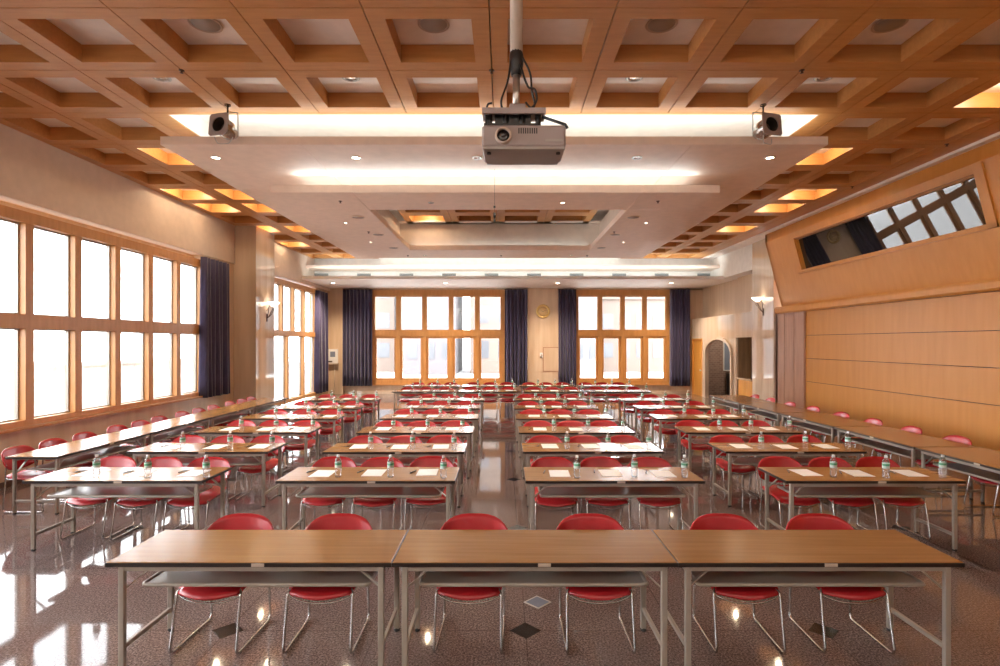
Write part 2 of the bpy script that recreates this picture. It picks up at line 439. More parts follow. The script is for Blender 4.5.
# reeded end strip
rd = MB()
for k in range(3):
    y = 14.5+.5*k; rd.box(XR-.05, XR+.02, y+.012, y+.488, 0, 2.93)
rd.box(XR-.03, XR+.02, 14.5, 16.0, 0, 2.93)
rd.box(XR-.05, XR+.3, 15.9, 16.02, 0, 2.94)
struct(rd, 'wall_right_strip', M['reedwood'])
struct(MB().box(XR-.025, XR-.001, YF, 14.5, 0, .12), 'baseboard_right', M['reedwood'])
# booth window
bo = sroot('window_4')
f = MB()
lean(WY0-.18, WY1+.18, WZ0-.07, WZ0, -.03, .05, f); lean(WY0-.18, WY1+.0, WZ1, WZ1+.02, -.02, .04, f)
lean(WY0-.18, WY0, WZ0-.07, WZ1+.14, -.03, .05, f)
lean(WY0, WY1, WZ0, WZ0+.02, .03, .11, f); lean(WY0, WY1, WZ1-.02, WZ1, .03, .11, f); lean(WY0, WY0+.02, WZ0, WZ1, .03, .11, f); lean(WY1-.02, WY1, WZ0, WZ1, .03, .11, f)
f.build('frame', M['wallwood'], bo)
g = MB(); lean(WY0+.02, WY1-.02, WZ0+.02, WZ1-.02, .11, .02, g); g.build('glass_pane', M['boothglass'], bo)

# right side beyond the wood wall: marble pier, low wing with niche, arch and door, upper wall, plaster bulkhead
mp = MB().box(7.80, 8.4, 16.03, 17.4, 0, ZC)
struct(mp, 'wall_right_pier', M['marble'])
uw = MB().box(8.27, 8.45, 17.4, 23.0, 3.06, 4.5)
struct(uw, 'wall_right_upper', M['backpanel'])
rb = MB().box(7.80, 8.45, 17.41, 23.0, 4.40, ZC+.4)
struct(rb, 'trim_7', M['white'])
wing = MB()
WX = 7.80; WT = 2.28
wing.box(WX, 8.6, 17.41, 23.0, WT, 3.08)                              # fascia band
wing.box(WX+.25, 8.0, 17.41, 17.45, 0, WT)
wing.box(WX, WX+.07, 18.62, 18.92, 0, WT); wing.box(WX, WX+.07, 21.28, 21.75, 0, WT); wing.box(WX, WX+.25, 22.92, 23.0, 0, WT)
AY, AR, AS = 20.1, 1.18, 1.72                                            # arch centre, half width, spring
n = 20
arc = [(AY+AR*math.cos(PI-PI*k/n), AS+.52*math.sin(PI*k/n)) for k in range(n+1)]
for k in range(n):
    (ya, za), (yb_, zb) = arc[k], arc[k+1]
    wing.add([(WX,ya,za),(WX,yb_,zb),(WX,yb_,WT),(WX,ya,WT),(WX+.07,ya,za),(WX+.07,yb_,zb),(WX+.07,yb_,WT),(WX+.07,ya,WT)],
             [(0,1,2,3),(7,6,5,4),(0,4,5,1),(1,5,6,2),(2,6,7,3),(3,7,4,0)])
struct(wing, 'wall_right_wing', M['marble'])
# arch surround
aps = [(WX-.03, AY-AR-.03, 0.0)]+[(WX-.03, AY+(AR+.03)*math.cos(PI-PI*k/n), AS+.55*math.sin(PI*k/n)) for k in range(n+1)]+[(WX-.03, AY+AR+.03, 0.0)]
am = MB()
for k in range(len(aps)-1): am.bar(aps[k], aps[k+1], .09, .09, 0, (1,0,0))
struct(am, 'trim_8', M['marble'])
# room behind the arch
br = MB().box(7.95, 10.4, 23.15, 23.29, 0, 2.9); struct(br, 'wall_arch_room', M['brick'])
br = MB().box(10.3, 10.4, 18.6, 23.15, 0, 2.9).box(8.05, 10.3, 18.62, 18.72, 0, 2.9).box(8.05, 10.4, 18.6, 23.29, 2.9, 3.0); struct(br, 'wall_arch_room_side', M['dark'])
# door
dr = sroot('door_1')
d = MB().box(WX+.04, WX+.09, 21.76, 22.91, 0, WT-.04); d.build('door_leaf', M['orange'], dr)
d = MB().box(WX-.01, WX+.2, 21.751, 21.80, 0, WT).box(WX-.01, WX+.2, 22.87, 22.919, 0, WT).box(WX-.01, WX+.2, 21.80, 22.87, WT-.05, WT-.001); d.build('frame', M['orange'], dr)
d = MB().lathe([(.0,-.05),(.035,-.045),(.04,-.02),(.02,0),(.02,.03)], 12, 0, Matrix.Translation((WX+.0, 21.9, 1.02)) @ Matrix.Rotation(PI/2,4,'Y')); d.build('door_knob', M['whitebox'], dr)
# niche
ni = MB().box(8.28, 8.33, 17.45, 18.62, 0, WT).box(WX+.05, 8.33, 18.56, 18.619, .0, WT); struct(ni, 'wall_niche', M['nichewood'])
ct = thing('wall_cabinet', 'low orange wood cabinet with counter built into the niche by the arch', 'cabinet', (WX, 0, 0))
b_ = MB().box(.06, .46, 17.46, 18.54, .0, .90); b_.build('body', M['orange'], ct)
b_ = MB().box(-.02, .47, 17.46, 18.55, .90, .95); b_.build('counter', M['marble'], ct)
for k in range(2):
    y0 = 17.48+.53*k; b_ = MB().box(.04, .058, y0, y0+.51, .06, .86, 0, .004); b_.build('door', M['orange'], ct)
# things in the arch room
bn = thing('tall_bin', 'tall black bin standing in the arched doorway', 'bin', (9.36, 22.80, 0))
MB().lathe([(0,0),(.16,0),(.18,.02),(.20,.80),(.20,.86),(.17,.86),(.165,.80)], 20).build('body', M['black'], bn)
MB().lathe([(.205,.86),(.21,.90),(.12,.95),(0.0,.96)], 20).build('lid', M['skirt'], bn)
mr = thing('wall_mirror', 'grey mirror panel on the brick wall inside the arched doorway', 'mirror', (9.40, 23.149, 0))
MB().box(-.20, .20, -.03, 0, .98, 2.2).build('glass_sheet', M['screen'], mr)
MB().box(.20, .26, -.045, 0, .94, 2.24).box(-.24, -.20, -.045, 0, .94, 2.24).box(-.20, .20, -.045, 0, 2.2, 2.24).box(-.20, .20, -.045, 0, .94, .98).build('frame', M['whitebox'], mr)

# ------------------------------------------------------------------ windows
def window_y(name, X, mull, zb, zm0, zm1, zt, low=None, depth=.16, bot=None, sillz=None):
    """window in a wall that runs along Y: glass plane at X-.13, frame faces the room at X"""
    root = sroot(name); w = .15; F = MB(); a, b = mull[0], mull[-1]
    low = low or mull
    def post(y, z0, z1): F.box(X-depth, X, y-w/2, y+w/2, z0, z1)
    for y in mull: post(y, zm1, zt)
    for y in low: post(y, zb, zm0)
    F.box(X-depth, X, a-w/2, b+w/2, zm0, zm1); F.box(X-depth, X+.01, a-w/2, b+w/2, zt, zt+.17); F.box(X-depth, X+.01, a-w/2, b+w/2, zb-.13, zb)
    F.build('frame', M['frame'], root)
    S = MB(); G = []
    for L_, z0, z1 in ((low, zb, zm0), (mull, zm1, zt)):
        for y0, y1 in zip(L_[:-1], L_[1:]):
            y0 += w/2; y1 -= w/2; s = .022
            S.box(X-.15, X-.10, y0, y0+s, z0, z1); S.box(X-.15, X-.10, y1-s, y1, z0, z1); S.box(X-.15, X-.10, y0+s, y1-s, z0, z0+s); S.box(X-.15, X-.10, y0+s, y1-s, z1-s, z1)
            G.append((y0+s, y1-s, z0+s, z1-s))
    S.build('sash', M['leg'], root)
    for y0, y1, z0, z1 in G: MB().box(X-.128, X-.122, y0, y1, z0, z1).build('glass_pane', M['glass'], root)
    if sillz: MB().box(X-.1, X+.09, a-.2, b+.1, sillz-.04, sillz).build('sill', M['frame'], root)
    return root
mu = [8.45+.97*k for k in range(-11, 6)]
window_y('window_1', XL+.03, mu, .94, 2.32, 2.53, 3.91, sillz=.85)
window_y('window_2', XL+.03, [16.17, 17.15, 18.15, 19.15, 20.15, 21.38], .22, 2.34, 2.50, 4.0, low=[16.17, 17.1, 18.6, 20.1, 21.38])

def window_x(name, Y, mull, lowin):
    root = sroot(name); w = .145; F = MB(); a, b = mull[0], mull[-1]
    zb, zm0, zm1, zt = .56, 2.38, 2.62, 4.04
    for x in mull:
        F.box(x-w/2, x+w/2, Y-.03, Y+.16, zm1, zt); F.box(x-w/2, x+w/2, Y-.03, Y+.16, zb, zm0)
    F.box(a-w/2, b+w/2, Y-.03, Y+.16, zm0, zm1); F.box(a-w/2, b+w/2, Y-.04, Y+.16, zt, 4.29); F.box(a-w/2, b+w/2, Y-.04, Y+.16, .40, zb)
    F.build('frame', M['frame'], root)
    S = MB(); G = []
    for z0, z1, s in ((zb, zm0, lowin), (zm1, zt, .03)):
        for x0, x1 in zip(mull[:-1], mull[1:]):
            x0 += w/2; x1 -= w/2
            S.box(x0, x0+s, Y+.03, Y+.1, z0, z1); S.box(x1-s, x1, Y+.03, Y+.1, z0, z1); S.box(x0+s, x1-s, Y+.03, Y+.1, z0, z0+s); S.box(x0+s, x1-s, Y+.03, Y+.1, z1-s, z1)
            G.append((x0+s, x1-s, z0+s, z1-s))
    S.build('sash', M['frame'], root)
    for x0, x1, z0, z1 in G: MB().box(x0, x1, Y+.062, Y+.068, z0, z1).build('glass_pane', M['glass'], root)
    MB().box(a-.1, b+.1, Y-.12, Y-.0, .36, .40).build('sill', M['frame'], root)
window_x('window_3', YB, [-5.40, -4.33, -3.25, -2.15, -1.06, .0], .09)
window_x('window_5', YB, [3.03, 4.01, 4.95, 5.86, 6.82], .09)

# ------------------------------------------------------------------ curtains
def curtain(p0, p1, z0, z1, folds, amp, label, gather=0.0):
    p0, p1 = Vector((*p0, 0)), Vector((*p1, 0)); d = p1-p0; nrm = Vector((-d.y, d.x, 0)).normalized()
    n = folds*8; rows = 9; P = []
    ph = random.random()*6
    for i in range(n+1):
        u = i/n; col = []
        for k in range(rows):
            v = k/(rows-1); z = z0+(z1-z0)*v
            uu = .5+(u-.5)*(1-gather*math.sin(PI*min(1, v*1.0))*.5)
            a = 1.5*amp*(.65+.35*(1-v))*(math.sin(2*PI*folds*u+ph)+.35*math.sin(2*PI*folds*.43*u+1.3*v+ph))
            col.append(p0+d*uu+nrm*a+Vector((0,0,z)))
        P.append(col)
    o = MB().sheet(P, .012).build('curtain', M['curtain'])
    return tag(o, label, 'curtain', 'navy curtains')
curtain((-7.09, 13.12), (-7.09, 14.42), .80, 4.14, 7, .055, 'dark navy curtain between the long side window and the marble pier')
curtain((-7.12, 21.25), (-7.12, 22.42), .16, 4.12, 6, .06, 'dark navy curtain hanging in the corner beside the glazed side doors')
YC = YB-.19
curtain((-6.56, YC), (-5.36, YC), .34, 4.30, 8, .055, 'wide dark navy curtain at the left edge of the five-bay back window')
curtain((.08, YC), (1.0, YC), .34, 4.30, 6, .055, 'dark navy curtain between five-bay back window and clock pier')
curtain((2.28, YC), (3.0, YC), .34, 4.30, 5, .05, 'narrow dark navy curtain on the other side of the clock pier, at the four-bay window')
curtain((6.86, YC), (7.70, YC), .34, 4.30, 6, .055, 'dark navy curtain between the four-bay back window and orange door')

# ------------------------------------------------------------------ tables
TW, TD, TH = 1.8, .62, .72
def make_table(TD):
    t = thing('folding_table', 'x', 'table')
    w, d = TW/2, TD/2
    MB().box(-w+.004, w-.004, -d+.004, d-.004, TH-.027, TH, 0, .003).build('tabletop', M['top'], t)
    e = MB(); z0, z1 = TH-.029, TH-.004
    e.box(-w, w, -d, -d+.006, z0, z1); e.box(-w, w, d-.006, d, z0, z1); e.box(-w, -w+.006, -d+.006, d-.006, z0, z1); e.box(w-.006, w, -d+.006, d-.006, z0, z1)
    e.build('edge_band', M['edge'], t)
    MB().box(.02, .10, -d-.003, -d+.001, TH-.026, TH-.006).build('name_plate', M['plate'], t)
    lx = w-.075
    r = MB(); r.box(-lx+.02, lx-.02, -d+.035, -d+.06, TH-.068, TH-.029); r.box(-lx+.02, lx-.02, d-.06, d-.035, TH-.068, TH-.029)
    r.box(-lx-.015, -lx+.015, -d+.035, d-.035, TH-.05, TH-.029); r.box(lx-.015, lx+.015, -d+.035, d-.035, TH-.05, TH-.029)
    r.build('apron', M['leg'], t)
    for sx in (-1, 1):
        for sy in (-1, 1):
            l = MB().box(sx*lx-.019, sx*lx+.019, sy*(d-.05)-.016, sy*(d-.05)+.016, .014, TH-.03, 0, .004)
            lo = l.build('leg', M['leg'], t)
            MB().lathe([(.021,0),(.022,.014),(.017,.022)], 8, 0, Matrix.Translation((sx*lx, sy*(d-.05), 0))).build('foot_cap', M['foot'], lo)
        MB().box(sx*lx-.012, sx*lx+.012, -d+.06, d-.06, .145, .175, 0, .003).build('stretcher', M['leg'], t)
        for sy in (-1, 1):
            MB().bar((sx*lx, sy*(d-.085), TH-.20), (sx*(lx-.17), sy*(d-.085), TH-.05), .008, .024, 0, (0,1,0)).build('brace', M['leg'], t)
    s = MB(); sx = lx-.09
    s.box(-sx, sx, -d+.12, d-.12, .530, .538)
    so = s.build('shelf', M['shelf'], t)
    q = MB().tube(fillet([(-sx, d-.12, .534), (-sx, -d+.11, .534), (sx, -d+.11, .534), (sx, d-.12, .534)], .03), .014, 8)
    q.build('shelf_rail', M['leg'], so)
    for a in (-1, 1): MB().bar((a*(sx-.02), .1, .538), (a*(sx-.02), .1, TH-.03), .012, .012).build('shelf_hanger', M['leg'], so)
    return t
TABLES = {}
def table(x, y, rz, label, group, depth=TD):
    """x,y: centre of the table"""
    z = 0
    if depth not in TABLES:
        T = TABLES[depth] = make_table(depth); T.location = (x, y, z); T.rotation_euler = (0,0,rz); tag(T, label, 'table', group); kids(T); [kids(c) for c in kids(T)]
        return T
    return copy_tree(TABLES[depth], (x, y, z), rz, label, group)

# ------------------------------------------------------------------ chairs
def make_chair():
    c = thing('stacking_chair', 'x', 'chair')
    # seat: faces -Y, rounded waterfall front
    P = []
    nu, nv = 13, 11
    for i in range(nu):
        u = -1+2*i/(nu-1); col = []
        for j in range(nv):
            v = j/(nv-1)                                   # 0 front .. 1 rear
            hw = .235*(1-.10*v)-.03*max(0, 1-v/.22)**2
            x = hw*u
            yf = -.215-.045*(1-u*u); y = yf+(.215-yf)*v
            z = .436-.018*(1-u*u)*math.sin(PI*min(1, v*1.1))-.062*max(0, 1-v/.30)**2*(.45+.55*(1-u*u))+.03*max(0, (v-.8)/.2)**2
            z += -.016*u**4
            col.append((x, y, z))
        P.append(col)
    MB().sheet(P, .013).build('seat', M['red'], c)
    # backrest: curved D-shaped band
    P = []; nu, nv = 17, 9
    for i in range(nu):
        u = -1+2*i/(nu-1); col = []
        s = math.sin(PI/2*u)
        x0 = .271*s
        top = .610+.175*math.sqrt(max(0, 1-abs(s)**3.0)); bot = .50+.075*abs(s)**3
        if top-bot < .03: top = bot+.03
        for j in range(nv):
            v = j/(nv-1); z = bot+(top-bot)*v
            y = .212+.088*((z-.50)/.285)+.010*math.sin(PI*v)-.080*(1-math.cos(PI/2*u))**1.15
            col.append((x0*(.94+.06*v), y, z))
        P.append(col)
    MB().sheet(P, .012).build('backrest', M['red'], c)
    for sx in (-1, 1):
        pts = [(sx*.185, -.14, .412), (sx*.222, -.200, .405), (sx*.226, -.275, .012), (sx*.226, .235, .012), (sx*.226, .205, .42), (sx*.232, .195, .52), (sx*.233, .19, .595)]
        MB().tube(fillet(pts, .045, 4), .0088, 8).build('sled_leg', M['chrome'], c)
    pts = [(-.222, -.192, .385), (-.18, -.205, .362), (-.10, -.222, .342), (0, -.228, .336), (.10, -.222, .342), (.18, -.205, .362), (.222, -.192, .385)]
    MB().tube(curve(pts, 3), .0055, 6).build('front_crossbar', M['chrome'], c)
    MB().tube([(-.195, -.13, .411), (.195, -.13, .411), (.226, .20, .413), (-.226, .20, .413)], .007, 6, 0, True).build('seat_support', M['chrome'], c)
    return c
CHR = make_chair(); CHR_USED = [False]
def chair(x, y, rz, label, group):
    if not CHR_USED[0]:
        CHR_USED[0] = True; CHR.location = (x, y, 0); CHR.rotation_euler = (0,0,rz); tag(CHR, label, 'chair', group); kids(CHR); [kids(q) for q in kids(CHR)]
        return CHR
    return copy_tree(CHR, (x, y, 0), rz, label, group)

# ------------------------------------------------------------------ bottles, papers, pens
def make_bottle():
    b = thing('water_bottle', 'x', 'bottle')
    body = [(.0,.002),(.026,.0),(.0315,.006),(.0325,.03),(.0305,.045),(.0325,.06),(.0325,.155),(.030,.172),(.020,.193),(.0125,.203),(.0125,.214)]
    MB().lathe(body, 14).build('bottle_body', M['bottle'], b)
    MB().lathe([(.0328,.100),(.0335,.102),(.0335,.154),(.0328,.156)], 14).build('label', M['label'], b)
    MB().lathe([(.0145,.206),(.015,.208),(.015,.226),(.013,.229),(0,.229)], 12).build('cap', M['cap'], b)
    return b
BOT = make_bottle(); BOT_USED = [False]
def bottle(x, y, label, group):
    if not BOT_USED[0]:
        BOT_USED[0] = True; BOT.location = (x, y, TH+.0005); tag(BOT, label, 'bottle', group); kids(BOT); [kids(q) for q in kids(BOT)]
        return
    copy_tree(BOT, (x, y, TH+.0005), random.random()*6, label, group)
def make_paper():
    m = MB(); m.box(-.105, .105, -.148, .148, 0, .0022); return m.build('paper_sheet', M['paper'])
PAP = None; PEN = None
def paper(x, y, rz, label, group):
    global PAP
    if PAP is None: PAP = o = make_paper()
    else: o = PAP.copy(); COL.objects.link(o)
    o.location = (x, y, TH+.0006); o.rotation_euler = (0,0,rz); tag(o, label, 'paper', group)
def pen(x, y, rz, label, group):
    global PEN
    if PEN is None:
        PEN = r = thing('ballpoint_pen', 'x', 'pen')
        MB().tube([(-.07,0,.0055),(-.066,0,.0055),(.05,0,.0055),(.062,0,.0055)], [.003,.0052,.0052,.004], 8).tube([(.062,0,.0055),(.074,0,.0055)], [.0035,.001], 8).build('barrel', M['pen'], r)
        MB().box(-.066, -.03, -.001, .001, .0095, .0125).build('clip', M['steel'], r)
        r.location = (x, y, TH+.0005); r.rotation_euler = (0,0,rz); tag(r, label, 'pen', group); kids(r); [kids(q) for q in kids(r)]
    else: copy_tree(PEN, (x, y, TH+.0005), rz, label, group)

POS = ['left', 'middle', 'right']
ORD = ['first','second','third','fourth','fifth','sixth','seventh','eighth','ninth','tenth','eleventh','twelfth']
# front row
fx = [-2.501, -.6995, 1.102]; fy = 3.494
froff = [(-2.0, -1.246), (-.227, .66), (1.67, 2.40)]
for k in range(3):
    x0 = fx[k]; table(x0+.9, fy+TD/2, 0, f'{POS[k]} of the three empty wood-topped tables joined in the front row', 'front row tables')
    for n_, cx in enumerate(froff[k]):
        chair(cx, fy+.50, random.uniform(-.04, .04), f'red chair tucked behind the {POS[k]} front-row table, {POS[n_*2]} one of its pair', 'front row chairs')
# the desk rows
rows = [5.57, 7.07, 8.60, 10.17, 11.75, 13.40]
cols = [(-4.82, 'window-side block'), (-2.28, 'block left of the aisle'), (.225, 'block right of the aisle'), (2.84, 'block beside the wood wall')]
choff = [.345, .900, 1.455]; bo_ = [.56, 1.11, 1.665]; po_ = [.36, .92, 1.47]
for ri, y in enumerate(rows):
    rn = ORD[ri+1]
    for ci, (x0, cn) in enumerate(cols):
        jx = random.uniform(-.03, .03) if ri else 0; X = x0+jx; Y = y+(random.uniform(-.02,.02) if ri else 0)
        bl = 'pale' if ri < 2 else 'wood-topped'
        table(X+.9, Y+TD/2, 0, f'desk table in the {rn} row, {cn}, three red chairs behind it', 'desk row tables')
        for k in range(3):
            chair(X+choff[k]+random.uniform(-.002,.002), Y+.575+random.uniform(-.02,.04), random.uniform(-.006,.006),
                  f'red chair, {POS[k]} of three, {rn}-row table, {cn}', 'desk row chairs')
            bottle(X+bo_[k]+random.uniform(-.04,.03)+(.10 if ci == 0 else 0), Y+.14+random.uniform(-.03,.04), f'water bottle, {POS[k]} of three, {rn}-row table, {cn}', 'water bottles')
            px = X+po_[k]+random.uniform(-.02,.02)+(.07 if ci == 0 else 0)
            paper(px, Y+.33+random.uniform(-.03,.03), random.uniform(-.06,.06), f'blank white paper, {POS[k]} of three, {rn}-row table, {cn}', 'sheets of paper')
            if ri < 4:
                pen(px-.155, Y+.38+random.uniform(-.03,.03), PI/4+.5+random.uniform(-.15,.15), f'dark pen beside the {POS[k]} paper, {rn}-row table, {cn}', 'pens')
# the two long rows at the back
for rn, y, gx in (('eighth', 15.80, -3.17), ('last', 17.75, -3.20)):
    for t_ in range(4):
        X = gx+1.868*t_; tn = f'{ORD[t_]} table of the {rn} row'
        table(X+.9, y+TD/2, 0, f'{ORD[t_]} table from the window side in the unbroken {rn} row', 'back row tables')
        for k in range(3):
            chair(X+choff[k]+random.uniform(-.002,.002), y+.575+random.uniform(0,.05), random.uniform(-.006,.006), f'red chair, {POS[k]} of three, {tn} from window side', 'back row chairs')
            bottle(X+bo_[k]+random.uniform(-.04,.04), y+.16+random.uniform(-.03,.05), f'water bottle, {POS[k]} of three, {tn} from window side', 'water bottles')
            paper(X+po_[k]+random.uniform(-.02,.02), y+.33, random.uniform(-.05,.05), f'blank white paper, {POS[k]} of three, {tn} from window side', 'sheets of paper')
# window wall row
for k in range(4):
    y = 6.73+1.83*k
    table(-5.73, y+.915, PI/2, f'{ORD[k]} table from the camera in the bare row along the window wall', 'window wall tables')
    for q in range(3):
        chair(-5.73-.19-random.uniform(0,.04), y+.36+.555*q+random.uniform(-.003,.003), PI/2+random.uniform(-.01,.01), f'red chair against the window wall, {ORD[k*3+q]} from the camera', 'window wall chairs')
# wood wall row
for k in range(5):
    y = 14.7-1.83*(4-k)-.915
    table(5.90, y, -PI/2, f'{ORD[k]} table from the camera in the bare row along the wood wall', 'wood wall tables', .88)
    for q in range(2):
        chair(5.77+.40+random.uniform(0,.04), y-.42+.88*q+random.uniform(-.03,.03), -PI/2+random.uniform(-.06,.06), f'red chair against the wood wall, {ORD[k*2+q]} from the camera', 'wood wall chairs')
# floor outlet plate
fo = thing('floor_outlet', 'bright metal diamond floor plate between the two middle front chairs', 'floor outlet', (.28, 4.50, 0))
r = .115; MB().prism([(-r,0),(0,-r),(r,0),(0,r)], 'z', .001, .004).build('rim', M['steel'], fo)
r = .095; MB().prism([(-r,0),(0,-r),(r,0),(0,r)], 'z', .0041, .0055).build('cover', M['screen'], fo)

# ------------------------------------------------------------------ projector and its mount
pm = thing('projector_mount', 'beige ceiling pole and black clamp carrying the projector', 'projector mount', (.075, 3.12, 0))
MB().tube([(0,0,CH+1.60),(0,0,ZC)], .036, 14).build('pole', M['pole'], pm)
MB().lathe([(.0,CH+1.50),(.030,CH+1.50),(.034,CH+1.53),(.040,CH+1.56),(.040,CH+1.61),(.034,CH+1.64),(0,CH+1.64)], 14).build('clamp', M['black'], pm)
MB().tube([(0,0,CH+1.28),(0,0,CH+1.52)], .021, 12).build('lower_tube', M['steel'], pm)
k_ = MB(); k_.box(-.19, .10+.06, -.07, .07, CH+1.268, CH+1.288, 0, .003); k_.box(-.19, .16, -.075, -.06, CH+1.258, CH+1.290); k_.box(-.04, .05, -.06, .06, CH+1.286, CH+1.32, 0, .004)
k_.build('bracket_plate', M['projector'], pm)
k_ = MB()
for sx in (-.15, -.06, .03, .12): k_.tube([(sx, -.03, CH+1.19), (sx, -.03, CH+1.268)], .016, 8)
k_.tube([(.14, -.05, CH+1.25), (.27, -.05, CH+1.205), (.28, -.05, CH+1.185)], .009, 8); k_.box(-.18, .12, -.05, .05, CH+1.195, CH+1.215); k_.box(-.12, .08, -.03, .03, CH+1.215, CH+1.268)
k_.build('clamp_arms', M['black'], pm)
cab = MB()
cab.tube(curve([(.03,-.02,CH+1.60),(.075,-.03,CH+1.50),(.085,-.03,CH+1.40),(.10,-.03,CH+1.32),(.05,-.03,CH+1.28)], 6), .006, 6)
cab.tube(curve([(-.03,-.02,CH+1.58),(-.05,-.03,CH+1.45),(-.085,-.04,CH+1.34),(-.07,-.04,CH+1.27)], 6), .006, 6)
cab.tube(curve([(.02,-.03,CH+1.55),(.06,-.05,CH+1.42),(.10,-.05,CH+1.40),(.11,-.05,CH+1.34),(.08,-.05,CH+1.30),(.05,-.05,CH+1.33)], 6), .006, 6)
cab.tube(curve([(-.165,-.05,CH+1.18),(-.168,-.05,CH+1.26),(-.16,-.05,CH+1.315),(-.135,-.05,CH+1.325)], 6), .006, 6)
cab.build('cable', M['black'], pm)
pj = thing('projector', 'grey ceiling projector with round lens hanging from the pole', 'projector', (.113, 3.0, CH+1.06))
k_ = MB()
k_.box(-.226, .226, 0, .28, 0, .118, 0, .010); k_.build('body', M['projector'], pj)
k_ = MB(); k_.prism([(-.222,.004),(.222,.004),(.205,.27),(-.205,.27)], 'z', -.012, .001); k_.build('base_panel', M['grille'], pj)
rot = Matrix.Translation((-.112, -.002, .056)) @ Matrix.Rotation(PI/2, 4, 'X')
ln = MB().lathe([(.034,-.004),(.034,.020),(.040,.022),(.045,.016),(.045,-.004)], 24, 0, rot).build('lens_ring', M['pole'], pj)
MB().lathe([(.0,.004),(.02,.008),(.034,.002),(.034,-.003),(0,-.003)], 20, 0, rot).build('lens_glass', M['lens'], ln)
MB().box(.115, .212, -.003, .002, .028, .040).build('badge_strip', M['grille'], pj)
k_ = MB()
for q in range(9): k_.box(-.03+.012*q, -.024+.012*q, -.002, .002, .07, .10)
k_.build('vent_slots', M['black'], pj)
k_ = MB()
for sx in (-.19, .19): k_.tube([(sx, .06, -.022), (sx, .06, -.008)], .012, 10)
k_.build('foot', M['black'], pj)

# ------------------------------------------------------------------ stage spotlights
def spotlight(x, y, z, rz, label):
    s = thing('stage_spotlight', label, 'spotlight', (x, y, z), 0, 'stage spotlights')
    T = Matrix.Rotation(rz, 4, 'Z') @ Matrix.Rotation(-.10, 4, 'X')
    k = MB()                                             # square gel frame round a dark hole
    hs, r = .145, .098; n = 32
    for y0, y1 in ((-.165, -.150),):
        out = []; inn = []
        for q in range(n):
            t = 2*PI*(q+.5)/n; c, s_ = math.cos(t), math.sin(t); m_ = max(abs(c), abs(s_)); out.append((hs*c/m_, hs*s_/m_)); inn.append((r*c, r*s_))
        vs = [(a, y0, b) for a, b in out]+[(a, y0, b) for a, b in inn]+[(a, y1, b) for a, b in out]+[(a, y1, b) for a, b in inn]
        fs = []
        for q in range(n):
            w = (q+1) % n
            fs += [(q, w, n+w, n+q), (2*n+q, 3*n+q, 3*n+w, 2*n+w), (q, 2*n+q, 2*n+w, w), (n+q, n+w, 3*n+w, 3*n+q)]
        k.add(vs, fs)
    k.xf(T).build('gel_frame', M['projector'], s)
    RX = Matrix.Rotation(-PI/2, 4, 'X')
    k = MB().lathe([(.099,-.15),(.118,-.15),(.118,.03),(.105,.07),(.075,.12),(.05,.145),(0,.15)], 28, 0, T @ RX); k.build('housing', M['chrome'], s)
    k = MB().lathe([(.0985,-.145),(.0985,.02),(.07,.06),(0,.07)], 24, 0, T @ RX); k.build('reflector', M['dark'], s)
    k = MB().lathe([(.0,-.06),(.05,-.055),(.07,-.045),(.07,-.04),(0,-.04)], 18, 0, T @ RX); k.build('lamp_glass', M['dark'], s)
    k = MB().tube(fillet([(-.145,0,-.02),(-.145,0,.22),(.145,0,.22),(.145,0,-.02)], .02), .008, 8)
    k.xf(Matrix.Rotation(rz*.4, 4, 'Z')); k.build('yoke', M['steel'], s)
    k = MB().tube([(0,0,.22),(0,0,ZC-z)], .012, 8).lathe([(.04,ZC-z-.012),(.04,ZC-z)], 14); k.build('ceiling_stud', M['iron'], s)
    k = MB().tube(fillet([(-.10,-.12,-.12),(-.08,-.09,-.21),(.08,-.06,-.21),(.11,-.03,-.12)], .07, 6), .006, 6); k.xf(Matrix.Rotation(rz, 4, 'Z')); k.build('safety_loop', M['steel'], s)
    return s
spotlight(-3.63, 7.33, CH+2.81, -.28, 'stage spotlight with square frame hanging near the window side of the ceiling')
spotlight(3.43, 7.33, CH+2.81, .28, 'stage spotlight with square frame hanging near the wood wall side of the ceiling')

# ------------------------------------------------------------------ ceiling fittings
def light(kind, name, loc, power, color=(1,1,1), size=None, sizey=None, rot=(0,0,0), angle=None, blend=.5, radius=.05):
    d = bpy.data.lights.new(name, kind); d.energy = power; d.color = color
    if kind == 'AREA': d.shape = 'RECTANGLE'; d.size = size; d.size_y = sizey
    elif kind == 'SPOT': d.spot_size = angle; d.spot_blend = blend; d.shadow_soft_size = radius
    else: d.shadow_soft_size = radius
    o = bpy.data.objects.new(name, d); COL.objects.link(o); o.location = loc; o.rotation_euler = rot; return o
WARM = (1.0, .80, .58)
def downlight(x, y, z, label, lit=True, r=.085, power=0, group='ceiling downlights'):
    t = thing('ceiling_downlight', label, 'downlight', (x, y, z), 0, group)
    MB().lathe([(r*.72,.0),(r*.74,-.012),(r,-.010),(r*1.02,.0)], 24).build('trim_ring', M['steel'], t)
    MB().lathe([(0,-.001),(r*.4,-.004),(r*.71,-.001),(r*.71,.0)], 20).build('lamp', M['bulb'] if lit else M['bulboff'], t)
    if power: light('SPOT', 'downlight_beam', (x, y, z-.03), power, WARM, angle=2.4, blend=.8, radius=.06)
ZT = ZC+.2
def cc(i, j): return X0+MOD*(i+.5), Y0+MOD*(j+.5)
